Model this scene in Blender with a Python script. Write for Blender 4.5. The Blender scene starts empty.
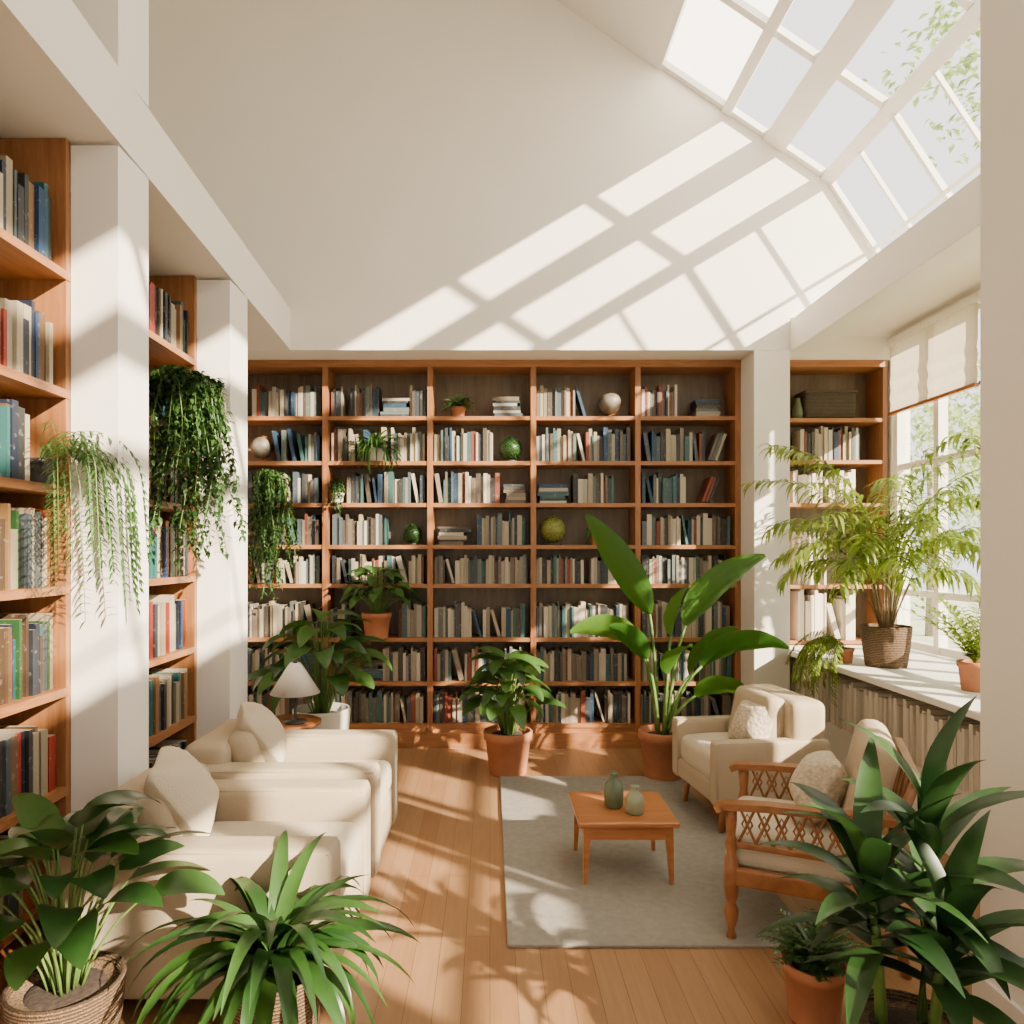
import bpy, math, random
from mathutils import Vector, Matrix, Euler
R = random.Random(7)
F=720.0
# ------------------------------------------------------------------ materials
def newmat(name):
    m=bpy.data.materials.new(name); m.use_nodes=True
    nt=m.node_tree; b=nt.nodes['Principled BSDF']
    return m,nt,b
def plain(name,col,rough=0.6,noise=0.08,scale=8,bump=0.0,bscale=60,metal=0.0,spec=None):
    m,nt,b=newmat(name)
    tc=nt.nodes.new('ShaderNodeTexCoord'); n=nt.nodes.new('ShaderNodeTexNoise')
    n.inputs['Scale'].default_value=scale; n.inputs['Detail'].default_value=4
    nt.links.new(tc.outputs['Object'],n.inputs['Vector'])
    r=nt.nodes.new('ShaderNodeValToRGB')
    r.color_ramp.elements[0].color=tuple(c*(1-noise) for c in col)+(1,)
    r.color_ramp.elements[1].color=tuple(min(1,c*(1+noise)) for c in col)+(1,)
    r.color_ramp.elements[0].position=.3; r.color_ramp.elements[1].position=.7
    nt.links.new(n.outputs['Fac'],r.inputs['Fac']); nt.links.new(r.outputs['Color'],b.inputs['Base Color'])
    b.inputs['Roughness'].default_value=rough; b.inputs['Metallic'].default_value=metal
    if spec is not None: b.inputs['Specular IOR Level'].default_value=spec
    if bump>0:
        n2=nt.nodes.new('ShaderNodeTexNoise'); n2.inputs['Scale'].default_value=bscale
        nt.links.new(tc.outputs['Object'],n2.inputs['Vector'])
        bp=nt.nodes.new('ShaderNodeBump'); bp.inputs['Strength'].default_value=bump; bp.inputs['Distance'].default_value=.01
        nt.links.new(n2.outputs['Fac'],bp.inputs['Height']); nt.links.new(bp.outputs['Normal'],b.inputs['Normal'])
    return m
def wood(name,c1,c2,stretch=(1,1,12),rough=.45,scale=3):
    m,nt,b=newmat(name)
    tc=nt.nodes.new('ShaderNodeTexCoord'); mp=nt.nodes.new('ShaderNodeMapping')
    mp.inputs['Scale'].default_value=stretch
    n=nt.nodes.new('ShaderNodeTexNoise'); n.inputs['Scale'].default_value=scale; n.inputs['Detail'].default_value=6
    n.inputs['Distortion'].default_value=.6
    r=nt.nodes.new('ShaderNodeValToRGB'); r.color_ramp.elements[0].color=c1+(1,); r.color_ramp.elements[1].color=c2+(1,)
    r.color_ramp.elements[0].position=.32; r.color_ramp.elements[1].position=.68
    nt.links.new(tc.outputs['Object'],mp.inputs['Vector']); nt.links.new(mp.outputs['Vector'],n.inputs['Vector'])
    nt.links.new(n.outputs['Fac'],r.inputs['Fac']); nt.links.new(r.outputs['Color'],b.inputs['Base Color'])
    b.inputs['Roughness'].default_value=rough
    return m
def leafmat(name,c1,c2,trans=.25,rough=.4):
    m,nt,b=newmat(name)
    g=nt.nodes.new('ShaderNodeNewGeometry'); r=nt.nodes.new('ShaderNodeValToRGB')
    r.color_ramp.elements[0].color=c1+(1,); r.color_ramp.elements[1].color=c2+(1,)
    nt.links.new(g.outputs['Random Per Island'],r.inputs['Fac'])
    tc=nt.nodes.new('ShaderNodeTexCoord'); n=nt.nodes.new('ShaderNodeTexNoise'); n.inputs['Scale'].default_value=25
    nt.links.new(tc.outputs['Object'],n.inputs['Vector'])
    mx=nt.nodes.new('ShaderNodeMixRGB'); mx.blend_type='MULTIPLY'; mx.inputs['Fac'].default_value=.35
    nt.links.new(r.outputs['Color'],mx.inputs['Color1']); nt.links.new(n.outputs['Fac'],mx.inputs['Color2'])
    nt.links.new(mx.outputs['Color'],b.inputs['Base Color']); b.inputs['Roughness'].default_value=rough
    t=nt.nodes.new('ShaderNodeBsdfTranslucent'); nt.links.new(r.outputs['Color'],t.inputs['Color'])
    ms=nt.nodes.new('ShaderNodeMixShader'); ms.inputs['Fac'].default_value=trans
    o=nt.nodes['Material Output']
    nt.links.new(b.outputs['BSDF'],ms.inputs[1]); nt.links.new(t.outputs['BSDF'],ms.inputs[2]); nt.links.new(ms.outputs['Shader'],o.inputs['Surface'])
    return m
def bookmat(name,pal,k=1.0):
    m,nt,b=newmat(name)
    g=nt.nodes.new('ShaderNodeNewGeometry'); r=nt.nodes.new('ShaderNodeValToRGB'); cr=r.color_ramp
    cr.interpolation='CONSTANT'
    for i,c in enumerate(pal):
        p=i/len(pal)
        if i<2: e=cr.elements[i]; e.position=p
        else: e=cr.elements.new(p)
        e.color=tuple(q*k for q in c)+(1,)
    nt.links.new(g.outputs['Random Per Island'],r.inputs['Fac'])
    sp=nt.nodes.new('ShaderNodeSeparateXYZ'); nt.links.new(g.outputs['Normal'],sp.inputs['Vector'])
    mt=nt.nodes.new('ShaderNodeMath'); mt.operation='GREATER_THAN'; mt.inputs[1].default_value=.8
    nt.links.new(sp.outputs['Z'],mt.inputs[0])
    tc=nt.nodes.new('ShaderNodeTexCoord'); n=nt.nodes.new('ShaderNodeTexNoise'); n.inputs['Scale'].default_value=40
    nt.links.new(tc.outputs['Object'],n.inputs['Vector'])
    gt=nt.nodes.new('ShaderNodeMath'); gt.operation='GREATER_THAN'; gt.inputs[1].default_value=.65
    nt.links.new(n.outputs['Fac'],gt.inputs[0])
    ml=nt.nodes.new('ShaderNodeMath'); ml.operation='MULTIPLY'; ml.inputs[1].default_value=.15
    nt.links.new(gt.outputs[0],ml.inputs[0])
    m1=nt.nodes.new('ShaderNodeMixRGB'); nt.links.new(ml.outputs[0],m1.inputs['Fac'])
    nt.links.new(r.outputs['Color'],m1.inputs['Color1']); m1.inputs['Color2'].default_value=(.5,.45,.36,1)
    m2=nt.nodes.new('ShaderNodeMixRGB'); nt.links.new(mt.outputs[0],m2.inputs['Fac'])
    nt.links.new(m1.outputs['Color'],m2.inputs['Color1']); m2.inputs['Color2'].default_value=(.40,.35,.26,1)
    nt.links.new(m2.outputs['Color'],b.inputs['Base Color']); b.inputs['Roughness'].default_value=.55
    return m
WALL=plain('wall_plaster',(.84,.80,.735),.85,.015,2)
WALLW=plain('white_paint',(.82,.785,.725),.6,.015,2)
WOODV=wood('bookcase_wood',(.22,.085,.027),(.34,.142,.05),(14,14,1.2))
WOODH=wood('shelf_wood',(.25,.098,.032),(.37,.158,.056),(1.2,14,14))
WOODY=wood('shelf_wood_side',(.23,.088,.028),(.34,.142,.05),(14,1.2,14))
BACKP=wood('bookcase_back',(.10,.072,.045),(.155,.115,.075),(8,8,1))
TABW=wood('table_wood',(.31,.105,.032),(.42,.165,.058),(1.5,14,14),.3)
CHW=wood('chair_wood',(.20,.07,.022),(.31,.125,.042),(5,5,5),.35)
FAB=plain('cream_upholstery',(.43,.345,.24),.9,.04,6,.25,220)
FAB2=plain('white_cushion_fabric',(.55,.475,.365),.95,.04,6,.4,120)
KNIT=plain('knit_fabric',(.52,.44,.33),.95,.25,55,.8,60)
TERRA=plain('terracotta',(.40,.155,.072),.75,.1,12)
WPOT=plain('white_ceramic',(.70,.66,.58),.4,.02)
SOIL=plain('soil',(.04,.025,.018),1,.4,60,.5)
GLZ=plain('sage_glaze',(.10,.13,.075),.25,.08,20)
GLZ2=plain('pale_glaze',(.25,.28,.18),.3,.08,20)
DARK=plain('dark_metal',(.04,.035,.03),.5,.1)
LEAF=leafmat('leaf_dark',(.010,.038,.009),(.035,.10,.020),.2)
LEAFD=leafmat('leaf_dracaena',(.014,.055,.011),(.055,.14,.026),.25,.33)
LEAFM=leafmat('leaf_mid',(.024,.080,.013),(.080,.19,.032),.3)
LEAFL=leafmat('leaf_light',(.15,.26,.022),(.36,.44,.065),.45)
LEAFT=leafmat('leaf_tree',(.22,.34,.09),(.52,.62,.25),.5)  # outdoor leaves paled; haze and strong light put into the colour
LEAFB=leafmat('leaf_banana',(.045,.15,.018),(.12,.27,.035),.4,.35)
STEM=plain('stem_green',(.10,.18,.035),.5,.2,30)
BROWNST=plain('stem_brown',(.18,.12,.05),.7,.2,30)
BARK=plain('bark',(.30,.25,.20),.9,.3,20)
BOOKS=bookmat('book_covers_muted',[(.50,.43,.32),(.03,.04,.05),(.56,.49,.38),(.08,.06,.045),(.12,.15,.14),(.40,.33,.23),(.02,.055,.11),(.26,.21,.15),(.22,.045,.02),(.58,.52,.41),(.04,.12,.12),(.16,.12,.085),(.36,.30,.21),(.03,.03,.03),(.07,.10,.12),(.42,.38,.30)],.78)
BOOKC=bookmat('book_covers_colour',[(.02,.025,.035),(.42,.35,.24),(.012,.10,.115),(.07,.04,.02),(.46,.39,.28),(.32,.022,.01),(.008,.045,.13),(.24,.13,.05),(.025,.025,.025),(.34,.085,.018),(.025,.13,.13),(.05,.07,.08),(.33,.27,.18),(.022,.08,.02),(.012,.018,.04),(.13,.07,.03)],.78)
BOOKP=bookmat('book_covers_pale',[(.72,.65,.55),(.58,.52,.43),(.76,.69,.59),(.50,.45,.38),(.70,.63,.52),(.62,.56,.48)])
BLIND=leafmat('blind_fabric',(.62,.54,.42),(.64,.56,.44),.45,.9)
SUNDIFF=leafmat('added_sun_diffuser',(.85,.86,.84),(.86,.87,.85),.85,.3)  # for the added skylight panel: looks bright, blocks direct sun
def floormat():
    m,nt,b=newmat('oak_planks')
    tc=nt.nodes.new('ShaderNodeTexCoord'); mp=nt.nodes.new('ShaderNodeMapping'); mp.inputs['Rotation'].default_value=(0,0,math.pi/2)
    br=nt.nodes.new('ShaderNodeTexBrick'); br.inputs['Scale'].default_value=1
    br.inputs['Brick Width'].default_value=1.5; br.inputs['Row Height'].default_value=.10; br.inputs['Mortar Size'].default_value=.0012
    br.inputs['Color1'].default_value=(.34,.18,.083,1); br.inputs['Color2'].default_value=(.41,.235,.118,1); br.inputs['Mortar'].default_value=(.15,.07,.032,1)
    br.offset=.37
    nt.links.new(tc.outputs['Object'],mp.inputs['Vector']); nt.links.new(mp.outputs['Vector'],br.inputs['Vector'])
    mp2=nt.nodes.new('ShaderNodeMapping'); mp2.inputs['Scale'].default_value=(22,1.5,1)
    n=nt.nodes.new('ShaderNodeTexNoise'); n.inputs['Scale'].default_value=2.5; n.inputs['Detail'].default_value=6
    nt.links.new(tc.outputs['Object'],mp2.inputs['Vector']); nt.links.new(mp2.outputs['Vector'],n.inputs['Vector'])
    r=nt.nodes.new('ShaderNodeValToRGB'); r.color_ramp.elements[0].color=(.66,.63,.60,1); r.color_ramp.elements[1].color=(1.0,1,1,1)
    nt.links.new(n.outputs['Fac'],r.inputs['Fac'])
    mx=nt.nodes.new('ShaderNodeMixRGB'); mx.blend_type='MULTIPLY'; mx.inputs['Fac'].default_value=1
    nt.links.new(br.outputs['Color'],mx.inputs['Color1']); nt.links.new(r.outputs['Color'],mx.inputs['Color2'])
    nt.links.new(mx.outputs['Color'],b.inputs['Base Color']); b.inputs['Roughness'].default_value=.34
    return m
FLOOR=floormat()
RUG=plain('grey_wool',(.27,.25,.215),1,.10,30,.5,250)
def weave(name,c1,c2,s=28):
    m,nt,b=newmat(name)
    tc=nt.nodes.new('ShaderNodeTexCoord'); w=nt.nodes.new('ShaderNodeTexWave'); w.bands_direction='Z'; w.inputs['Scale'].default_value=s
    w.inputs['Distortion'].default_value=3; w.inputs['Detail Scale'].default_value=6
    r=nt.nodes.new('ShaderNodeValToRGB'); r.color_ramp.elements[0].color=c1+(1,); r.color_ramp.elements[1].color=c2+(1,)
    nt.links.new(tc.outputs['Object'],w.inputs['Vector']); nt.links.new(w.outputs['Fac'],r.inputs['Fac']); nt.links.new(r.outputs['Color'],b.inputs['Base Color'])
    bp=nt.nodes.new('ShaderNodeBump'); bp.inputs['Strength'].default_value=.8; bp.inputs['Distance'].default_value=.01
    nt.links.new(w.outputs['Fac'],bp.inputs['Height']); nt.links.new(bp.outputs['Normal'],b.inputs['Normal']); b.inputs['Roughness'].default_value=.85
    return m
BASK=weave('basket_weave',(.05,.028,.014),(.22,.13,.065))
BASKD=weave('basket_dark',(.03,.022,.018),(.11,.085,.06))
# ------------------------------------------------------------------ mesh builder
class MB:
    def __init__(s): s.v=[];s.f=[];s.m=[];s.s=[];s.mats=[]
    def add(s,vf,mat,smooth=False,M=None):
        v,f=vf
        if mat not in s.mats: s.mats.append(mat)
        k=s.mats.index(mat); o=len(s.v)
        for p in v:
            p=Vector(p)
            if M is not None: p=M@p
            s.v.append(tuple(p))
        for q in f: s.f.append(tuple(i+o for i in q)); s.m.append(k); s.s.append(smooth)
        return s
    def obj(s,name,M=None,bevel=0):
        me=bpy.data.meshes.new(name); me.from_pydata(s.v,[],s.f)
        for m in s.mats: me.materials.append(m)
        me.polygons.foreach_set('material_index',s.m); me.polygons.foreach_set('use_smooth',s.s)
        me.update()
        ob=bpy.data.objects.new(name,me); bpy.context.scene.collection.objects.link(ob)
        if M is not None: ob.matrix_world=M
        if bevel>0:
            b=ob.modifiers.new('bevel','BEVEL'); b.width=bevel; b.segments=2; b.limit_method='ANGLE'
        return ob
def box(x0,x1,y0,y1,z0,z1):
    v=[(x,y,z) for z in (z0,z1) for y in (y0,y1) for x in (x0,x1)]
    return v,[(0,2,3,1),(4,5,7,6),(0,1,5,4),(2,6,7,3),(0,4,6,2),(1,3,7,5)]
def rbox(cx,cy,cz,sx,sy,sz,r,puff=0,n=3,pinch=0):
    h=[sx/2,sy/2,sz/2]; r=min([r]+[a*.999 for a in h])
    cs=[]
    for a in h:
        inner=a-r; c=[-inner-r*math.cos(i/n*math.pi/2) for i in range(n+1)]
        mid=[-inner+2*inner*i/8 for i in range(1,8)]
        c=c+mid+[-q for q in reversed(c)]
        cs.append(c)
    V={};v=[];f=[]
    def vid(p):
        k=tuple(round(q,5) for q in p)
        if k not in V:
            inn=[max(-(h[i]-r),min(h[i]-r,p[i])) for i in range(3)]
            d=Vector([p[i]-inn[i] for i in range(3)])
            if d.length>1e-9: d=d.normalized()*r
            q=[inn[i]+d[i] for i in range(3)]
            u,w,t=q[0]/h[0],q[1]/h[1],q[2]/h[2]
            if puff:
                q[2]+= puff*t*(1-u*u)*(1-w*w)
            if pinch:
                k1=1-pinch*(1-w*w); k2=1-pinch*(1-u*u)
                q[0]*=k1; q[1]*=k2
                e=max(abs(u),abs(w)); q[2]*=(1-.75*e**4)
            V[k]=len(v); v.append((q[0]+cx,q[1]+cy,q[2]+cz))
        return V[k]
    for ax in range(3):
        a1,a2=(ax+1)%3,(ax+2)%3
        for sg in (-1,1):
            A,B=cs[a1],cs[a2]
            for i in range(len(A)-1):
                for j in range(len(B)-1):
                    q=[]
                    for (a,b) in ((A[i],B[j]),(A[i+1],B[j]),(A[i+1],B[j+1]),(A[i],B[j+1])):
                        p=[0,0,0]; p[ax]=sg*h[ax]; p[a1]=a; p[a2]=b; q.append(vid(p))
                    if sg<0: q.reverse()
                    if len(set(q))==4: f.append(tuple(q))
                    elif len(set(q))==3: f.append(tuple(dict.fromkeys(q)))
    return v,f
def lathe(prof,c=(0,0,0),seg=28):
    v=[];f=[]
    for (r,z) in prof:
        for i in range(seg):
            a=2*math.pi*i/seg; v.append((c[0]+r*math.cos(a),c[1]+r*math.sin(a),c[2]+z))
    for k in range(len(prof)-1):
        for i in range(seg):
            j=(i+1)%seg; f.append((k*seg+i,k*seg+j,(k+1)*seg+j,(k+1)*seg+i))
    f.append(tuple(reversed(range(seg)))); f.append(tuple((len(prof)-1)*seg+i for i in range(seg)))
    return v,f
def tube(path,r,seg=6):
    path=[Vector(p) for p in path]; n=len(path); v=[];f=[]
    rr=r if isinstance(r,(list,tuple)) else [r]*n
    for i,p in enumerate(path):
        t=(path[min(i+1,n-1)]-path[max(i-1,0)]).normalized()
        a=t.cross(Vector((0,0,1)))
        if a.length<.05: a=t.cross(Vector((1,0,0)))
        a.normalize(); b=t.cross(a)
        for k in range(seg):
            q=2*math.pi*k/seg; v.append(tuple(p+(a*math.cos(q)+b*math.sin(q))*rr[i]))
    for i in range(n-1):
        for k in range(seg):
            j=(k+1)%seg; f.append((i*seg+k,i*seg+j,(i+1)*seg+j,(i+1)*seg+k))
    f.append(tuple(reversed(range(seg)))); f.append(tuple((n-1)*seg+k for k in range(seg)))
    return v,f
def prism(poly,axis,a,b):
    n=len(poly); v=[]
    for t in (a,b):
        for p in poly:
            if axis=='y': v.append((p[0],t,p[1]))
            elif axis=='x': v.append((t,p[0],p[1]))
            else: v.append((p[0],p[1],t))
    f=[tuple(range(n)),tuple(reversed(range(n,2*n)))]
    for i in range(n):
        j=(i+1)%n; f.append((j,i,n+i,n+j))
    return v,f
def strut(p,q,w,h,up=(0,0,1)):
    p=Vector(p);q=Vector(q);t=(q-p).normalized();a=t.cross(Vector(up)).normalized();b=a.cross(t)
    v=[]
    for c in (p,q):
        for s1,s2 in ((-1,-1),(1,-1),(1,1),(-1,1)): v.append(tuple(c+a*s1*w/2+b*s2*h/2))
    return v,[(0,3,2,1),(4,5,6,7),(0,1,5,4),(1,2,6,5),(2,3,7,6),(3,0,4,7)]
def leaf(o,az,el,L,W,droop,n=8,kind='lance',fold=.25,wave=0,roll=0):
    o=Vector(o); v=[];f=[]; p=o.copy(); e=el; ds=L/n
    side0=Vector((-math.sin(az),math.cos(az),0))
    for i in range(n+1):
        s=i/n
        if kind=='lance': w=math.sin(math.pi*min(1,s*.96+.04)**.75)**.9
        elif kind=='strap': w=min(1,.45+s*3)*(1-s**3.5)
        elif kind=='oval': w=math.sin(math.pi*(s**.65)*.995+.003)**.65
        elif kind=='banana': w=(math.sin(math.pi*min(1,(s**.8)*.97+.02)))**.7
        else: w=math.sin(math.pi*s)**.8
        w=max(w,.02)*W/2
        d=Vector((math.cos(az)*math.cos(e),math.sin(az)*math.cos(e),math.sin(e)))
        nrm=side0.cross(d)*-1
        side=(side0*math.cos(roll)+nrm*math.sin(roll)); nn=(nrm*math.cos(roll)-side0*math.sin(roll))
        wv=wave*math.sin(s*17+az*3)*W
        v.append(tuple(p+side*w+nn*(fold*w+wv))); v.append(tuple(p)); v.append(tuple(p-side*w+nn*(fold*w-wv)))
        p=p+d*ds; e-=droop*ds/L
    for i in range(n):
        k=i*3; f.append((k,k+1,k+4,k+3)); f.append((k+1,k+2,k+5,k+4))
    return v,f
def stemleaf(mb,base,az,reach,h,L,W,droop,lm,sm=STEM,kind='oval',sr=.004,fold=.2,wave=.0,e0=None,roll=None,n=10):
    b=Vector(base); tip=b+Vector((math.cos(az)*reach,math.sin(az)*reach,h)); mid=b+Vector((math.cos(az)*reach*.3,math.sin(az)*reach*.3,h*.7))
    P=[b*(1-t)**2+mid*2*t*(1-t)+tip*t*t for t in [i/6 for i in range(7)]]
    mb.add(tube(P,[sr*(1.3-.5*i/6) for i in range(7)],5),sm,True)
    d=(P[-1]-P[-2]).normalized(); el=math.asin(d.z) if e0 is None else e0
    mb.add(leaf(P[-1],az,el,L,W,droop,n,kind,fold,wave,R.uniform(-.4,.4) if roll is None else roll),lm,True)
def pot(mb,c,r,h,mat,rim=True,taper=.75):
    pr=[(r*taper,0),(r*(taper+.02),.01)]
    if rim: pr+=[(r*.93,h*.80),(r*1.0,h*.80),(r*1.02,h*.98),(r*.98,h),(r*.9,h),(r*.88,h*.9)]
    else: pr+=[(r*.93,h*.5),(r,h*.96),(r*.98,h),(r*.92,h),(r*.9,h*.9)]
    mb.add(lathe(pr,c),mat,True)
    mb.add(lathe([(r*.89,h*.88),(r*.5,h*.915),(.001,h*.92)],c,20),SOIL,True)
def ball(c,r,sz=1.0,n=12):
    return lathe([(max(.0008,r*math.sin(math.pi*i/n)),-r*sz*math.cos(math.pi*i/n)) for i in range(n+1)],c,20)
# ------------------------------------------------------------------ room
XL=-1.553; YW=5.59; YB=5.88; YF=-2.6
def O(vf,name,mat,bevel=0): 
    m=MB(); m.add(vf,mat); return m.obj(name,None,bevel)
O(box(-3.6,3.7,YF-.2,6.45,-.15,0),'floor',FLOOR)
roofz=lambda x:5.36-.678*(x-1.28)
ZF=6.2; xf=1.28-(ZF-5.36)/.678
m=MB()
m.add(prism([(-3.5,3.168),(2.33,3.168),(2.33,roofz(2.33)+.06),(1.28,5.42),(xf,ZF+.06),(-3.5,ZF+.06)],'y',YW,6.25),WALL)
m.add(prism([(2.33,3.42),(3.27,3.42),(2.62,4.50),(2.33,roofz(2.33)+.06)],'y',YW,6.25),WALL)
m.obj('wall_back')
m=MB(); m.add(box(-2.4,3.5,6.2,6.4,0,3.5),WALL); m.add(box(2.33,3.4,YB,6.2,3.168,3.42),WALL); m.obj('wall_back_lower')
O(box(2.05,2.33,YW,6.2,0,3.168),'pillar',WALLW,.006)
th=.2
O(prism([(1.28,5.36),(xf,ZF),(-3.5,ZF),(-3.5,ZF+th),(xf,ZF+th),(1.28,5.36+th)],'y',YF,6.25),'ceiling',WALL)
zb=lambda y:3.17+(YW-y)*.055
m=MB()
v=[]
for y in (YF,YW+.001):
    v+=[(-3.5,y,zb(y)),(XL+.004,y,zb(y)),(XL+.004,y,zb(y)+.312),(-3.5,y,zb(y)+.312)]
m.add((v,[(0,1,2,3),(7,6,5,4),(0,4,5,1),(1,5,6,2),(2,6,7,3),(3,7,4,0)]),WALLW)
m.add(box(-3.5,XL-.3,YW,6.2,3.172,3.48),WALLW)
m.obj('ceiling_left_soffit')
O(box(-3.6,-3.5,YF,6.25,3.1,ZF+.2),'wall_left_upper',WALL)
O(box(-2.4,-2.3,YF,6.2,0,3.3),'wall_left',WALL)
m=MB(); m.add(box(-1.75,XL,3.006,3.275,0,zb(3.28)+.001),WALLW); m.add(box(-1.75,XL+.001,3.006,3.275,zb(3.0)+.31,ZF+.01),WALLW); m.obj('column')
O(box(-1.75,XL,4.30,4.61,0,zb(4.62)+.001),'column.001',WALLW)
O(box(-1.75,XL,.75,1.05,0,zb(1.05)),'column.002',WALLW)
m=MB(); XR=3.27; Z2=1.72  # unseen sill height chosen so sun streaks the floor left of the rug
m.add(box(XR,XR+.15,2.57,6.2,0,.80),WALLW); m.add(box(XR,XR+.15,YF,2.57,0,Z2),WALLW); m.add(box(XR,XR+.15,YF,6.2,3.30,3.50),WALLW)
m.add(box(XR,XR+.15,2.3,2.57,.80,3.30),WALLW); m.add(box(XR,XR+.15,-.6,-.4,.80,3.3),WALLW); m.add(box(XR,XR+.15,5.86,6.2,.8,3.3),WALLW)
m.add(box(XR,XR+.15,YF,YF+.3,.8,3.3),WALLW)
m.obj('wall_right')
O(box(2.33,2.55,YF,YW,3.153,3.40),'trim_1',WALLW,.004)
O(box(2.55,XR,YF,YB,3.36,3.40),'ceiling_right_soffit',WALLW)
m=MB(); m.add(box(1.75,2.0,2.30,2.57,0,4.80),WALLW); m.obj('pillar.001')
m=MB(); m.add(box(1.732,1.752,2.28,2.588,0,.10),WALLW); m.add(box(1.75,2.0,2.57,2.588,0,.10),WALLW); m.obj('baseboard_right')
m=MB(); m.add(box(2.31,XR,2.58,YB-.005,.80,.84),WALLW); m.obj('window_sill',None,.005)
m=MB(); m.add(box(2.42,XR-.005,2.6,YB-.02,0,.38),WALLW); m.add(box(2.40,2.44,2.6,YB-.02,.36,.40),WALLW); m.add(box(2.75,2.78,2.6,YB-.02,.38,.8),BACKP)
m.add(box(2.43,2.78,2.585,2.61,.38,.8),WALLW)
m.obj('low_cabinet')
m=MB(); y=2.64
while y<5.8:
    t=R.uniform(.015,.035); h=R.uniform(.29,.35); d=R.uniform(.0,.03)
    m.add(box(2.37+d,2.70,y,y+t*.93,.402,.40+h),BOOKP); y+=t
m.obj('magazine_row')
def grid_window(name,y0,y1,ny,z0=.84,z1=3.3,zs=(1.28,2.28)):
    m=MB(); X0,X1=XR+.03,XR+.09
    m.add(box(X0,X1,y0,y1,z0,z0+.06),WALLW); m.add(box(X0,X1,y0,y1,z1-.06,z1),WALLW)
    for i in range(ny+1):
        y=y0+(y1-y0)*i/ny; w=.045 if i%2==0 else .03
        m.add(box(X0-.01,X1,max(y0,y-w),min(y1,y+w),z0,z1),WALLW)
        if i<ny:
            yn=y+(y1-y0)/ny
            for z in zs: m.add(box(X0,X1-.01,y,yn,z-.025,z+.025),WALLW)
    m.obj(name)
grid_window('window_1',2.57,5.86,6); grid_window('unseen_sun_window',-.4,2.3,4,Z2,3.3,(2.05,2.4,2.8)); grid_window('window_3',YF+.3,-.6,3,Z2,3.3,(2.4,))  # second one is out of view, shaped to throw sun streaks on the floor
m=MB()
for k in range(3):
    ya=2.62+k*1.08; yb=ya+1.04
    N=9; pts=[]
    for i in range(N+1):
        z=3.28-i/N*.56; pts.append((XR-.03-.008*(i%2)*(1 if i>3 else .0),z))
    v=[];f=[]
    for (x,z) in pts: v+=[(x,ya,z),(x,yb,z)]
    for i in range(N): f.append((2*i,2*i+1,2*i+3,2*i+2))
    m.add((v,f),BLIND,False)
    m.add(box(XR-.055,XR-.02,ya,yb,2.70,2.725),TABW); m.add(box(XR-.06,XR-.005,ya,yb,3.26,3.31),WALLW)
m.obj('roman_blind')
m=MB(); m2=MB()
A=Vector((1.28,0,5.36)); B=Vector((2.6,0,4.465)); C=Vector((3.30,0,3.40))
n1=Vector((.678,0,1)).normalized(); n2=Vector((1.6,0,1)).normalized()
ys=[5.565-.86*i for i in range(10)]
Yv=lambda P,y:(P.x,y,P.z)
for i,y in enumerate(ys):
    m.add(strut(Yv(A+n1*.04,y),Yv(B+n1*.04,y),.055,.045,n1),WALLW)
    m2.add(strut(Yv(B+n2*.03,y),Yv(C+n2*.03,y),.035,.04,n2),WALLW)
    if i<9: m2.add(strut(Yv(B+n2*.03,y-.43),Yv(C+n2*.03,y-.43),.018,.03,n2),WALLW)
SX=lambda x:A.lerp(B,(x-1.28)/(2.6-1.28))
for x,w in ((1.28,.09),(1.82,.08),(2.19,.19),(2.6,.10)):
    P=SX(x)+n1*.04; m.add(strut(Yv(P,YF),Yv(P,YW),w,.07,n1),WALLW)
P0=SX(1.28)+n1*.07; P1=SX(1.82)+n1*.07
m.add(([Yv(P0,YF),Yv(P0,YW),Yv(P1,YW),Yv(P1,YF)],[(0,1,2,3)]),SUNDIFF)  # translucent panel added to keep direct sun off the upper back wall
for t,w in ((.5,.03),(1,.06)):
    P=B.lerp(C,t)+n2*.03; m2.add(strut(Yv(P,YF),Yv(P,YW),w,.05,n2),WALLW)
m.obj('skylight'); m2.obj('window_4')
m=MB(); m.add(box(-3.5,-.9,YF-.15,YF,0,ZF),WALL); m.add(box(.9,3.4,YF-.15,YF,0,3.5),WALL); m.add(box(-.9,.9,YF-.15,YF,2.4,3.5),WALL); m.add(prism([(-1.6,3.3),(3.27,3.3),(2.6,4.5),(xf,ZF+.1),(-1.6,ZF+.1)],'y',YF-.15,YF),WALL)  # low opening left behind the camera to let in ambient fill
m.obj('wall_front')
m=MB()
for i in range(3): 
    x=-.87+1.74*i/2; m.add(box(x-.03,x+.03,YF-.1,YF-.04,0,2.4),WALLW)
for z in (.03,1.0,2.37): m.add(box(-.9,.9,YF-.1,YF-.04,z-.03,z+.03),WALLW)
m.obj('rear_fill_opening')  # bars of the unseen rear opening added for ambient fill
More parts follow.
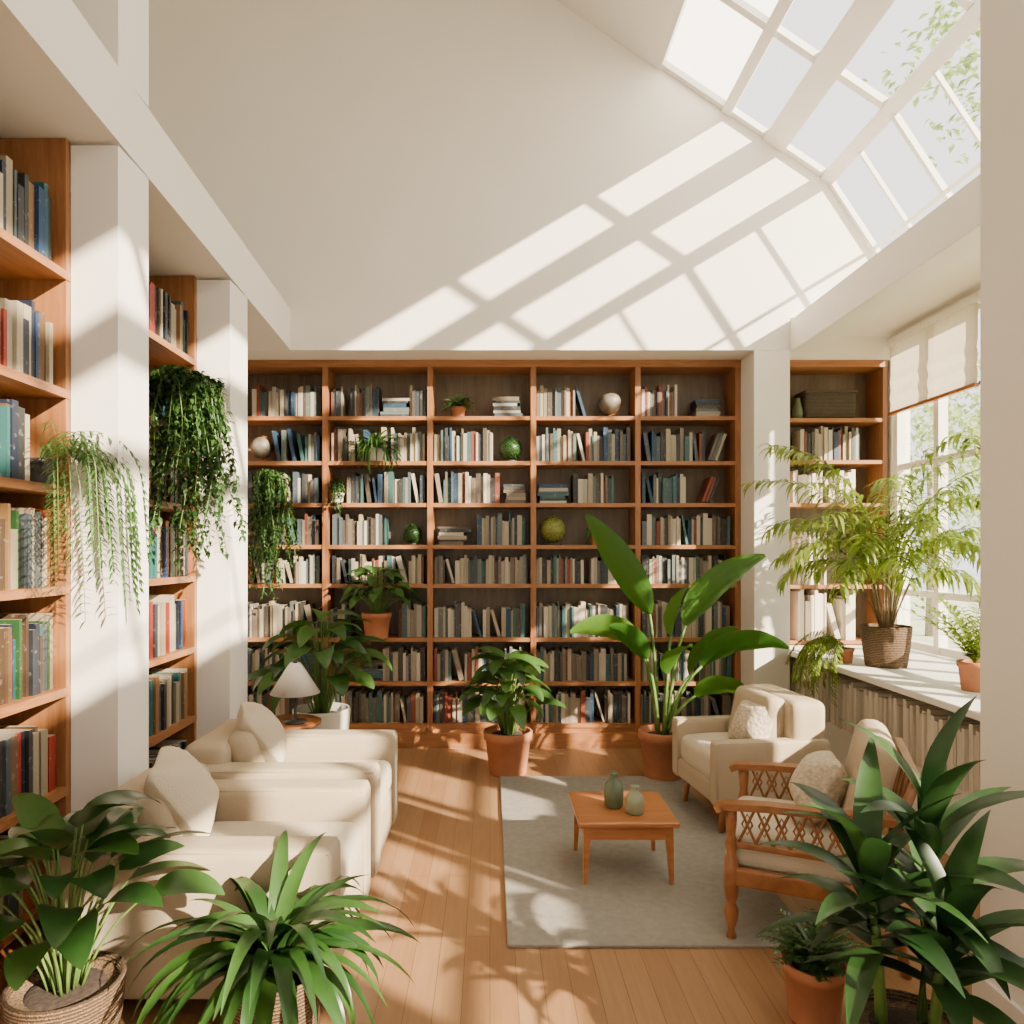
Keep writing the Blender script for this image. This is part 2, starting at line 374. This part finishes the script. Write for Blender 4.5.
# ------------------------------------------------------------------ books
def row_x(mb,x0,x1,yf,z,hmax,mat,hlo=.62,hhi=.85):
    x=x0
    while x<x1-.012:
        t=R.choice([.014,.018,.022,.026,.032,.04]); 
        if x+t>x1: break
        h=hmax*R.uniform(hlo,hhi); d=R.uniform(.01,.045)
        if R.random()<.04 and x+t+.07<x1:
            a=R.uniform(.12,.3); M=Matrix.Translation((x+h*math.sin(a),0,z+.001))@Matrix.Rotation(-a,4,'Y')
            mb.add(box(0,t,yf+d,yf+d+.17,.003,h*.97),mat,False,M); x+=h*math.sin(a)+t*1.05+.002
        else:
            mb.add(box(x,x+t*.95,yf+d,yf+d+.17,z,z+h),mat); x+=t
def stack_x(mb,x0,x1,yf,z,hmax,mat):
    zz=z; w=x1-x0
    while zz<z+hmax*.45:
        t=R.uniform(.018,.035); a=R.uniform(0,.03); mb.add(box(x0+a,x0+min(w,R.uniform(.2,.28))+a*.3,yf+.03,yf+.2,zz,zz+t*.95),mat); zz+=t
def lean_x(mb,x0,x1,yf,z,hmax,mat):
    x=x0; 
    for k in range(3):
        h=hmax*.72; a=.35; M=Matrix.Translation((x,0,z+.001))@Matrix.Rotation(a,4,'Y')
        mb.add(box(0-.022,0,yf+.03,yf+.2,.0+.009,h),mat,False,M); x+=.028
px=lambda p:(p-490)/122.45
pz=lambda p:1.6-(p-552)/122.45
DX=[-2.2,px(325),px(430),px(533.5),px(638),px(738)]
SZ=[pz(q) for q in (416,461,503,545,584,638,682,724)]
m=MB(); YBB=6.17
for i,x in enumerate(DX): m.add(box(x-.022,x+.022,YB,YBB,0.0,3.165),WOODV)
for z in SZ: m.add(box(-2.2,2.03,YB+.008,YBB,z-.032,z),WOODH)
m.add(box(-2.2,2.045,YB-.012,YBB,3.11,3.166),WOODH); m.add(box(-2.2,2.03,YB+.02,YBB,0,SZ[-1]-.03),WOODH)
m.add(box(-2.2,2.03,YB-.015,YB+.02,0,.12),WOODH)
m.add(box(-2.22,2.03,YBB-.02,YBB+.01,0,3.165),BACKP)
m.obj('bookcase')
rows=[
[[('b',250,320)],[('b',330,342),('b',349,378),('s',379,408),('b',409,426)],[('s',492,522)],[('b',537,588)],[('b',643,680),('s',695,730)]],
[[('b',270,320)],[('b',330,426)],[('b',434,495)],[('b',537,632)],[('b',644,708),('l',712,735)]],
[[('b',228,320)],[('b',346,426)],[('b',434,502),('s',503,525)],[('s',537,571),('b',574,616)],[('b',643,690),('l',706,730)]],
[[('b',275,320)],[('b',331,386)],[('s',437,474),('b',477,527)],[],[('b',643,734)]],
[[('b',228,320)],[('b',331,426)],[('b',434,527)],[('b',537,588),('b',592,632)],[('b',643,734)]],
[[('b',228,320)],[('b',330,352),('b',398,426)],[('b',434,527)],[('b',537,632)],[('b',643,734)]],
[[('b',228,320)],[('s',352,381),('b',382,426)],[('b',434,500),('b',505,527)],[('b',537,632)],[('b',643,734)]],
[[('b',228,320)],[('b',330,426)],[('b',434,527)],[('b',537,632)],[('b',643,734)]]]
m=MB(); tops=[3.11]+[z-.032 for z in SZ[:-1]]
for r,row in enumerate(rows):
    hm=tops[r]-SZ[r]
    if r==5: hm*=.86
    if r==0: hm*=.8
    for cell in row:
        for (k,a,b) in cell:
            fn={'b':row_x,'s':stack_x,'l':lean_x}[k]
            fn(m,px(a),px(b),YB+.02,SZ[r],hm,BOOKS)
m.obj('library_books')
m=MB(); nx0,nx1=2.36,3.245
for x in (nx0,nx1-.035): m.add(box(x,x+.035,YB,YBB,.845,3.165),WOODV)
NZ=[.845+.03,pz(585),pz(503),pz(460),pz(418)]
for z in NZ: m.add(box(nx0,nx1,YB+.005,YBB,z-.03,z),WOODH)
m.add(box(nx0,nx1,YB-.01,YBB,3.11,3.166),WOODH); m.add(box(nx0,nx1,YBB-.02,YBB+.01,.845,3.165),BACKP)
m.obj('bookcase.001')
m=MB()
row_x(m,px(803),px(868),YB+.02,NZ[3],.34,BOOKS); row_x(m,px(795),px(862),YB+.02,NZ[2],.34,BOOKP); row_x(m,px(795),px(830),YB+.02,NZ[1],.5,BOOKP)
row_x(m,px(800),px(860),YB+.02,NZ[0],.5,BOOKP); 
m.obj('niche_books')
m=MB()
m.add(rbox(px(833),YB+.13,NZ[4]+.115,.42,.2,.226,.03),BASKD,True)
m.add(rbox(px(833),YB+.13,NZ[4]+.225,.44,.22,.03,.012),BASKD,True)
m.obj('wicker_basket')
m=MB(); m.add(lathe([(.02,0),(.045,.01),(.05,.06),(.03,.13),(.02,.17),(.026,.18)],(px(803),YB+.1,NZ[4])),GLZ,True); m.obj('vase')
def side_unit(name,y0,y1,zs,yend_top,bookname,skip=None):
    m=MB(); xf_,xb=-1.752,-2.03
    for y in (y0,y1-.03): m.add(box(xb,xf_,y,y+.03,0,yend_top),WOODV)
    m.add(box(xb-.02,xb,y0,y1,0,yend_top),BACKP)
    for z in zs: m.add(box(xb,xf_+.004,y0+.005,y1-.005,z-.035,z),WOODY)
    m.add(box(xb,xf_-.01,y0,y1,0,.1),WOODY)
    m.obj(name)
    m=MB()
    for k,z in enumerate(zs):
        y=y0+.04
        while y<y1-.05:
            t=R.choice([.016,.02,.025,.03,.038,.045])
            if y+t>y1-.04: break
            if skip and skip(y,z): y+=t; continue
            h=R.uniform(.22,.32)
            if R.random()<.35: h=.28
            d=R.uniform(.02,.05); m.add(box(xf_-.2-d,xf_-d,y,y+t*.95,z,z+h),BOOKC); y+=t
    m.obj(bookname)
z1=[2.76,2.27,1.87,1.46,1.04,.63,.21]
side_unit('bookcase.002',1.06,3.005,z1,3.31,'books',lambda y,z: abs(z-1.87)<.01 and 2.78<y<2.98)
z2=[2.74,2.3,1.87,1.46,1.04,.63,.21]
side_unit('bookcase.003',3.28,4.299,z2,3.238,'books.001',lambda y,z: 2.2<z<2.5 and 3.5<y<4.2)
m=MB()
m.add(box(XL,XL+.012,3.0,3.28,0,.1),WALLW); m.add(box(XL,XL+.012,4.295,4.615,0,.1),WALLW); m.obj('baseboard_left')
O(rbox(.70,4.0,.008,1.26,2.19,.016,.006),'area_rug',RUG)
# ------------------------------------------------------------------ armchairs
def armchair(name,M,D=1.0,W=.82,ah=.57,bh=.66,arm=.17,legs=.05,seat=.39,legm=CHW,tall=False,rr=.035):
    m=MB(); b0=legs
    m.add(rbox(0,0,(b0+seat-.1)/2+.0,D*.97,W-.04,seat-.1-b0,.03),FAB,True)
    for s in (-1,1):
        m.add(rbox(.0,s*(W/2-arm/2),(ah+b0)/2,D,arm,ah-b0,rr,.0),FAB,True)
        for so in (-1,1):
            yy=s*(W/2-arm/2)+so*(arm/2-rr*.35); zt=ah-rr*.35
            m.add(tube([(-D/2+.04,yy,zt),(D/2-rr*.5,yy,zt),(D/2-rr*.35,yy,zt-.02),(D/2-rr*.35,yy,b0+.03)],.005,6),FAB,True)
    m.add(rbox(-D/2+.11,0,(bh+b0)/2,.22,W-.06 if tall else W-arm*1.2,bh-b0,.05),FAB,True)
    m.add(rbox(.09,0,seat-.03,D-.20,W-2*arm-.005,.17,.05,.025),FAB2,True)
    Mb=Matrix.Translation((-D/2+.27,0,seat+.19))@Matrix.Rotation(-.2,4,'Y')
    m.add(rbox(0,0,0,.15,W-2*arm-.02,.34 if tall else .25,.06),FAB,True,Mb)
    for sx in (-1,1):
        for sy in (-1,1):
            x,y=sx*(D/2-.08),sy*(W/2-.08)
            m.add(tube([(x+sx*.02,y,0),(x,y,b0+.02)],[.014,.026],10),legm,True)
    return m.obj(name,M)
def cushion(name,loc,size,rot,mat):
    m=MB(); m.add(rbox(0,0,0,size,size,.15,.07,.03,4,.10),mat,True)
    return m.obj(name,Matrix.Translation(loc)@Euler(rot).to_matrix().to_4x4())
armchair('armchair',Matrix.Translation((-1.03,2.88,0)),.98)
armchair('armchair.001',Matrix.Translation((-1.02,3.80,0)),.97)
cushion('throw_pillow',(-1.21,2.84,.65),.37,(.15,math.radians(55),.40),FAB2)
cushion('throw_pillow.001',(-1.20,3.78,.65),.35,(.1,math.radians(55),.45),FAB2)
armchair('armchair.002',Matrix.Translation((1.55,4.36,0))@Matrix.Rotation(math.pi+.12,4,'Z'),.68,.68,.54,.75,.10,.17,.40,CHW,True,.025)
cushion('throw_pillow.002',(1.56,4.26,.58),.31,(-.1,math.radians(-60),.45),KNIT)
def wooden_chair(name,M):
    m=MB(); D,W=.64,.60
    for sy in (-1,1):
        y=sy*(W/2)
        lp=[(.016,0),(.022,.02),(.014,.05),(.026,.09),(.03,.13),(.018,.16),(.028,.19),(.028,.34),(.018,.36),(.027,.40),(.018,.44),(.024,.50),(.024,.545)]
        m.add(lathe(lp,(D/2-.03,y,0),14),CHW,True)
        m.add(tube([(-D/2-.02,y,0),(-D/2+.04,y,.3),(-D/2+.02,y,.55),(-D/2-.05,y,.74)],[.018,.024,.022,.018],8),CHW,True)
        m.add(rbox(0,y,.27,D-.06,.035,.075,.01),CHW,True)
        P=[Vector((-D/2+.0,y,.58)),Vector((-.1,y,.575)),Vector((.15,y,.57)),Vector((D/2-.0,y,.555)),Vector((D/2+.03,y,.54))]
        for a,b in zip(P[:-1],P[1:]): m.add(strut(a,b+(b-a)*.03,.065,.028),CHW)
        m.add(rbox(0,y,.40,D-.08,.022,.025,.006),CHW,True)
        n=8
        for i in range(n):
            xa=-D/2+.06+(D-.12)*i/n; xb=xa+(D-.12)/n
            m.add(tube([(xa,y,.412),(xb,y,.56)],.006,5),CHW); m.add(tube([(xb,y,.412),(xa,y,.56)],.006,5),CHW)
            m.add(tube([(xa+.012,y,.487),((xa+xb)/2,y,.53),(xb-.012,y,.487),((xa+xb)/2,y,.445),(xa+.012,y,.487)],.004,4),CHW)
    for x,z in ((D/2-.03,.27),(-D/2+.03,.27)): m.add(rbox(x,0,z,.035,W-.03,.075,.01),CHW,True)
    m.add(strut((-D/2-.05,-W/2-.02,.74),(-D/2-.05,W/2+.02,.74),.03,.04),CHW); m.add(strut((-D/2+.0,-W/2,.50),(-D/2,W/2,.50),.02,.04),CHW)
    for i in range(6):
        y=-W/2+W*(i+.5)/6; m.add(tube([(-D/2,y,.50),(-D/2-.05,y,.74)],.008,6),CHW,True)
    m.add(rbox(.02,0,.36,D-.04,W-.05,.15,.05,.02),FAB2,True)
    m.add(rbox(0,0,0,.14,W-.06,.46,.065),FAB,True,Matrix.Translation((-D/2+.10,0,.63))@Matrix.Rotation(-.22,4,'Y'))
    return m.obj(name,M)
WC=Matrix.Translation((1.38,3.12,0))@Matrix.Rotation(math.pi-.42,4,'Z')
wooden_chair('wooden_lounge_chair',WC)
cushion('throw_pillow.003',WC@Vector((-.04,.02,.60)),.31,(-.1,math.radians(-62),-.2),KNIT)
# ------------------------------------------------------------------ coffee table
m=MB(); tx0,tx1,ty0,ty1,tz=.42,.90,3.40,3.86,.318
m.add(rbox((tx0+tx1)/2,(ty0+ty1)/2,tz-.012,tx1-tx0,ty1-ty0,.026,.008),TABW,True)
m.add(box(tx0+.03,tx1-.03,ty0+.03,ty1-.03,tz-.09,tz-.024),TABW)
for sx,x in ((-1,tx0+.045),(1,tx1-.045)):
    for sy,y in ((-1,ty0+.045),(1,ty1-.045)):
        m.add(tube([(x+sx*.012,y+sy*.012,.016),(x,y,tz-.03)],[.013,.026],4),TABW)
m.obj('coffee_table')
vp=[(.035,0),(.042,.01),(.045,.07),(.038,.105),(.02,.125),(.017,.15),(.022,.158),(.016,.158)]
m=MB(); m.add(lathe([(r*1.1,z*1.1) for r,z in vp],(.622,3.62,tz+.001)),GLZ,True); m.obj('ceramic_bottle')
m=MB(); m.add(lathe([(r*1.0,z*.85) for r,z in vp],(.71,3.53,tz+.001)),GLZ2,True); m.obj('ceramic_bottle.001')
# ------------------------------------------------------------------ plants
def obj_at(m,name,x,y,z,lim=6.13):
    if y<YB+.3:
        m.v=[(a,b if y+b<lim else lim-y-((b*37.7)%1)*.02,c) for a,b,c in m.v]
    return m.obj(name,Matrix.Translation((x,y,z)))
def broad_plant(name,x,y,z,pr,ph,pm,H,S,n,L,W,lm,rim=True,kind='oval',droop=1.2,taper=.75,wave=0,emin=.1,emax=.9,kk=.62):
    m=MB(); pot(m,(0,0,0),pr,ph,pm,rim,taper)
    for i in range(n):
        k=(i+.5)/n; az=i*2.39996+R.uniform(-.3,.3); rc=S*(.18+.82*k)*R.uniform(.8,1.1); h=(H)*(1-kk*k)*R.uniform(.85,1.05)
        b=(math.cos(az)*pr*.3*k,math.sin(az)*pr*.3*k,ph*.9)
        stemleaf(m,b,az,rc,h,L*R.uniform(.8,1.15),W*R.uniform(.85,1.15),droop*R.uniform(.7,1.3),lm,kind=kind,wave=wave,e0=R.uniform(emin,emax)*(1-k*.6))
    return obj_at(m,name,x,y,z)
def strap_plant(name,x,y,z,pr,ph,pm,L,W,n,lm,rim=False,canes=1,ch=.0,taper=.75,kind='lance',droop=1.6,e_hi=1.45,e_lo=.15,stalk=None,fold=.28):
    m=MB(); pot(m,(0,0,0),pr,ph,pm,rim,taper)
    for c in range(canes):
        ca=c*2.4+.5; cx,cy=(0,0) if canes==1 else (math.cos(ca)*pr*.45,math.sin(ca)*pr*.45)
        hh=ch*(1-.25*c)
        if hh>0: m.add(tube([(cx,cy,ph*.88),(cx*1.2,cy*1.2,ph+hh*.5),(cx*1.6,cy*1.6,ph+hh)],[.018,.014,.011],8),stalk or STEM,True)
        for i in range(n):
            k=(i+.5)/n; az=i*2.39996+c+R.uniform(-.2,.2); el=e_hi+(e_lo-e_hi)*k
            zz=ph*.9+hh*(.45+.55*(1-k)) if hh>0 else ph*.9
            f=(zz-ph*.88)/max(hh,.001) if hh>0 else 0
            m.add(leaf((cx*(1+.6*f),cy*(1+.6*f),zz),az,el+R.uniform(-.15,.15),L*R.uniform(.75,1.1),W*R.uniform(.85,1.1),droop*R.uniform(.7,1.3),12,kind,fold,.01,R.uniform(-.3,.3)),lm,True)
    return obj_at(m,name,x,y,z)
broad_plant('potted_plant',-1.32,2.24,0,.17,.27,BASK,.50,.20,38,.27,.115,LEAFD,rim=False,droop=1.1,emin=.3,emax=1.2,kk=.45)
strap_plant('potted_dracaena',-.67,2.24,0,.15,.31,BASK,.55,.056,70,LEAFD,taper=.85,e_hi=1.52,e_lo=.70,droop=2.2)
strap_plant('potted_cordyline',1.19,2.05,0,.15,.27,BASK,.40,.082,19,LEAF,canes=3,ch=.58,taper=.85,e_hi=1.45,e_lo=.1,droop=1.1)
def fern(name,x,y,z,pr,ph,pm,n,L,lm,ll=.04,down=1.5,rim=True,elo=.5):
    m=MB(); pot(m,(0,0,0),pr,ph,pm,rim)
    for i in range(n):
        az=i*2.39996; k=(i+.5)/n; el=1.45-(1.45-elo)*k; p=Vector((0,0,ph*.9)); e=el; N=12; Lf=L*R.uniform(.75,1.1)
        for s in range(N):
            d=Vector((math.cos(az)*math.cos(e),math.sin(az)*math.cos(e),math.sin(e))); q=p+d*Lf/N
            m.add(tube([p,q],.0015,3),STEM)
            for sg in (-1,1):
                m.add(leaf(q,az+sg*1.0,e*.5+R.uniform(-.2,.3),ll*(1.15-.7*abs(s/N-.4)),ll*.3,.5,3,'lance',.1),lm,True)
            p=q; e-=down/N
    return obj_at(m,name,x,y,z)
fern('potted_fern',1.11,2.47,0,.105,.20,TERRA,50,.18,LEAFD,.035,.8,True,.6)
broad_plant('potted_plant.001',.13,5.22,0,.175,.31,TERRA,.58,.15,50,.25,.115,LEAFM,droop=1.3)
broad_plant('potted_plant.002',-1.19,5.08,0,.20,.50,WPOT,.68,.24,50,.30,.13,LEAFM,rim=False,droop=1.4,taper=.8)
m=MB(); pot(m,(0,0,0),.165,.34,TERRA)
PI=math.pi
BP=[(PI+.1,.06,.86,.84,.23,1.05,.12,1.0),(-.15,.13,.78,.74,.26,1.0,.55,-1.0),(PI+.1,.14,.66,.52,.19,.62,1.0,1.1),
    (-.2,.24,.50,.62,.22,.75,1.1,-.9),(.2,.18,.42,.50,.22,1.0,.6,-.9),(-.5,.2,.30,.40,.18,.6,1.1,-.9),(PI+.4,.10,.55,.40,.16,1.0,.7,.9),
    (-1.3,.05,.45,.40,.18,1.0,.8,.2),(.9,.12,.70,.50,.20,1.1,.6,-.6)]
for az,rc,h,L,W,e0,dr,ro in BP:
    stemleaf(m,(math.cos(az)*.03,math.sin(az)*.03,.3),az,rc,h,L*1.0,W,dr,LEAFB,kind='banana',sr=.012,fold=.45,e0=e0,roll=ro,n=16,wave=.02)
obj_at(m,'bird_of_paradise_plant',1.22,5.10,0)
broad_plant('potted_plant.003',px(377),YB-.02,SZ[5],.12,.21,TERRA,.38,.18,44,.20,.085,LEAFM,droop=1.4) 
def spider(name,x,y,z,pr,ph,pm,n,L,W,lm): return strap_plant(name,x,y,z,pr,ph,pm,L,W,n,lm,droop=2.6,e_hi=1.5,e_lo=.2,kind='strap')
spider('spider_plant',px(376),YB+.0,SZ[1],.065,.10,WPOT,90,.36,.020,LEAFM)
fern('potted_fern.001',px(458),YB+.1,SZ[0],.06,.09,TERRA,34,.16,LEAFM,.035)
spider('spider_plant.001',px(598),YB+.08,SZ[3],.06,.10,TERRA,26,.17,.026,LEAFM)
def topiary(name,x,y,z,r,mat,n=260,l=.03):
    m=MB(); m.add(lathe([(r*.5,0),(r*.55,.01),(r*.4,.02)],(0,0,0),16),DARK,True); c=Vector((0,0,r+.01)); m.add(ball(tuple(c),r*.85),mat,True)
    for i in range(n):
        zz=1-2*(i+.5)/n; a=i*2.39996; d=Vector((math.cos(a)*math.sqrt(1-zz*zz),math.sin(a)*math.sqrt(1-zz*zz),zz)); 
        if zz<-.85: continue
        m.add(leaf(c+d*r*.8,a,math.asin(zz)+R.uniform(-.2,.5),l,l*.5,.5,2,'lance'),mat,True)
    return obj_at(m,name,x,y,z)
TOPI=leafmat('leaf_topiary',(.12,.16,.02),(.34,.36,.08),.2)
topiary('topiary_ball',px(554),YB+.1,SZ[3],.12,TOPI)
topiary('topiary_ball.001',px(511),YB+.1,SZ[1],.10,LEAF)
topiary('topiary_ball.002',px(411),YB+.1,SZ[3],.08,LEAF)
def globe(name,x,y,z,r,mat):
    m=MB(); m.add(lathe([(r*.5,0),(r*.5,.012),(.01,.02),(.01,.04)],(0,0,0),18),CHW,True); m.add(ball((0,0,r+.035),r),mat,True)
    P=[(math.cos(t)*r*1.07,0,r+.035+math.sin(t)*r*1.07) for t in [i/16*math.pi-math.pi/2 for i in range(17)]]; m.add(tube(P,.005,5),CHW,True)
    return obj_at(m,name,x,y,z)
GLB=plain('globe_paint',(.14,.12,.09),.5,.5,14)
globe('globe',px(612),YB+.12,SZ[0],.095,GLB); globe('globe.001',px(257),YB+.12,SZ[1],.09,GLB)
def trailing(name,x,y,z,pr,ph,pm,n,Lmin,Lmax,spread,lm,ll=.045,cx=0,cy=0,step=.03,wide=.6):
    m=MB(); pot(m,(0,0,0),pr,ph,pm,True)
    for i in range(n):
        az=R.uniform(0,2*math.pi); p=Vector((0,0,ph)); rr=spread*math.sqrt(R.uniform(.05,1)); L=R.uniform(Lmin,Lmax)
        tgt=Vector((cx+math.cos(az)*rr,cy+math.sin(az)*rr,ph+R.uniform(0,.08)*(1-rr/spread)))
        P=[]; up=.10*R.uniform(.6,1.3)
        for s in range(6):
            t=s/5; q=p.lerp(tgt,t); q.z+=up*math.sin(math.pi*t*.75); P.append(q)
        N=int(L/step); a=R.uniform(0,6)
        last=P[-1].copy()
        for s in range(N):
            a+=R.uniform(-.6,.6); last=last+Vector((math.cos(a)*.006,math.sin(a)*.006,-step)); P.append(last.copy())
        m.add(tube(P[::2]+[P[-1]],.0018,3),STEM)
        for q in P[1:]:
            for _ in range(2):
                m.add(leaf(q,R.uniform(0,6.28),R.uniform(-1.0,.3),ll*R.uniform(.7,1.2),ll*wide,.7,3,'oval',.2),lm,True)
    return obj_at(m,name,x,y,z)
IVY=leafmat('leaf_ivy',(.014,.055,.012),(.06,.14,.03),.25)
trailing('trailing_ivy',-1.84,3.84,z2[1],.10,.14,DARK,120,.15,1.0,.17,IVY,.05,cx=.24,cy=0,wide=.42)
trailing('trailing_ivy.001',-1.78,YB-.10,SZ[2],.07,.12,DARK,60,.3,1.0,.14,IVY,.05,cx=.06,cy=-.10,wide=.4)
trailing('trailing_ivy.002',px(338),YB+.0,SZ[2],.05,.08,WPOT,18,.05,.25,.07,IVY,.035,cx=0,cy=-.05)
def wispy(name,x,y,z,n,L,cx,cy,lm,ll=.06,pr=.07,pm=DARK,azr=(-.9,.9),k0=3.6):
    m=MB(); pot(m,(0,0,0),pr,.1,pm,True)
    for i in range(n):
        az=R.uniform(*azr); e=R.uniform(.5,1.3); p=Vector((0,0,.09)); N=26; Lf=L*R.uniform(.55,1.1)
        for s in range(N):
            d=Vector((math.cos(az)*math.cos(e),math.sin(az)*math.cos(e),math.sin(e))); q=p+d*Lf/N
            m.add(tube([p,q],.0015,3),STEM)
            if s>4:
                for sg in (-1,1): m.add(leaf(q,az+sg*1.2,-.5+R.uniform(-.3,.3),ll*R.uniform(.7,1.1),ll*.18,.6,3,'lance',.1),lm,True)
            p=q; e=max(-1.5,e-(k0/N if s<14 else .06))
    return obj_at(m,name,x,y,z)
FERNL=leafmat('leaf_fern',(.03,.11,.018),(.09,.20,.04),.3)
wispy('hanging_fern',-1.80,2.88,z1[2],26,.82,0,0,FERNL,.055,k0=4.8)
def palm(name,x,y,z,pr,ph,pm,n,H,lm,ll):
    m=MB(); pot(m,(0,0,0),pr,ph,pm,False,.8)
    for i in range(n):
        az=i*2.39996; k=(i+.5)/n; e=1.56-.34*k; p=Vector((math.cos(az)*.03,math.sin(az)*.03,ph*.88)); N=26; Lf=H*(1.15-.5*k)*R.uniform(.85,1.05)
        cv=.075+.07*k
        for s in range(N):
            d=Vector((math.cos(az)*math.cos(e),math.sin(az)*math.cos(e),math.sin(e))); q=p+d*Lf/N
            m.add(tube([p,q],.0045*(1.2-s/N),4),LEAFL if s>8 else BROWNST)
            if s>8:
                for sg in (-1,1):
                    for _ in range(2): m.add(leaf(q,az+sg*R.uniform(.5,1.2),e*.4+R.uniform(-.4,.3),ll*(1.15-.8*abs((s-10)/16-.4))*R.uniform(.8,1.1),ll*.11,1.3,5,'lance',.15),lm,True)
            p=q; e-=(.012 if s<9 else cv)
    m.v=[(a if x+a<3.22 else 3.22-x-((a*37.7)%1)*.03,b,c) for a,b,c in m.v]
    return obj_at(m,name,x,y,z)
palm('potted_palm',2.64,4.80,.841,.155,.27,BASK,34,1.42,LEAFL,.20)
wispy('trailing_fern',2.44,4.95,.841,26,.55,0,0,LEAFL,.06,.06,TERRA,(2.3,4.1))
fern('potted_fern.002',2.66,3.95,.841,.085,.16,TERRA,26,.44,LEAFL,.07,.6,True,.9)
# ------------------------------------------------------------------ side table + lamp
m=MB(); m.add(lathe([(.19,.48),(.2,.485),(.2,.5),(.19,.505)],(-1.30,4.68,0)),TABW,True)
for a in (0.4,2.5,4.6): m.add(tube([(-1.30+math.cos(a)*.15,4.68+math.sin(a)*.15,0),(-1.30+math.cos(a)*.1,4.68+math.sin(a)*.1,.485)],[.012,.016],8),TABW,True)
m.obj('side_table')
m=MB(); m.add(lathe([(.07,0),(.07,.012),(.012,.02),(.009,.03),(.009,.30)],(0,0,0)),DARK,True)
m.add(lathe([(.155,.19),(.157,.19),(.05,.36),(.03,.385),(.028,.385),(.046,.36)],(0,0,0),32),WPOT,True)
m.add(lathe([(.012,.38),(.015,.395),(.004,.41)],(0,0,0),12),DARK,True)
obj_at(m,'table_lamp',-1.25,4.62,.506)
# ------------------------------------------------------------------ outside
O(box(3.8,30,-25,40,-.6,-.5),'ground',plain('pale_paving',(.50,.52,.36),1,.2,3))
def tree(name,x,y,h,r,n=900,zf=.72):
    m=MB(); m.add(tube([(0,0,-.5),(.1,.05,h*.4),(0,.1,h*.8)],[.12,.09,.05],8),BARK,True)
    for i in range(n):
        u=R.uniform(-1,1); a=R.uniform(0,6.28); q=math.sqrt(1-u*u); rr=r*R.uniform(.4,1)*(1+.25*math.sin(a*3+u*5))
        m.add(leaf((q*math.cos(a)*rr,q*math.sin(a)*rr,h*zf+u*rr*1.1),R.uniform(0,6.28),R.uniform(-1,.6),.22,.13,.6,2,'oval'),LEAFT,True)
    return m.obj(name,Matrix.Translation((x,y,0)))
tree('tree',11,18,5.2,2.2,1500); tree('tree.001',15,21.0,6.5,2.6,1800); tree('tree.002',19,24,8,3.2,1800); tree('tree.003',9.6,13.6,13.5,1.8,700,.84)
# ------------------------------------------------------------------ light
w=bpy.data.worlds.new('sky'); bpy.context.scene.world=w; w.use_nodes=True
bg=w.node_tree.nodes['Background']; bg.inputs['Color'].default_value=(1,.965,.905,1); bg.inputs['Strength'].default_value=2.7
s=bpy.data.lights.new('sun','SUN'); s.energy=27; s.angle=.016; s.color=(1,.84,.62)
so=bpy.data.objects.new('sun',s); bpy.context.scene.collection.objects.link(so)
so.rotation_euler=Vector((-1,.8,-.6)).to_track_quat('-Z','Y').to_euler(); so.location=(10,-8,8)
# ------------------------------------------------------------------ camera
c=bpy.data.cameras.new('camera'); co=bpy.data.objects.new('camera',c); bpy.context.scene.collection.objects.link(co)
co.location=(0,0,1.6); co.rotation_euler=(math.pi/2,0,0); c.sensor_width=36; c.lens=F/1024*36
c.shift_x=(512-490)/1024; c.shift_y=(552-512)/1024; c.clip_start=.05; c.clip_end=200
bpy.context.scene.camera=co
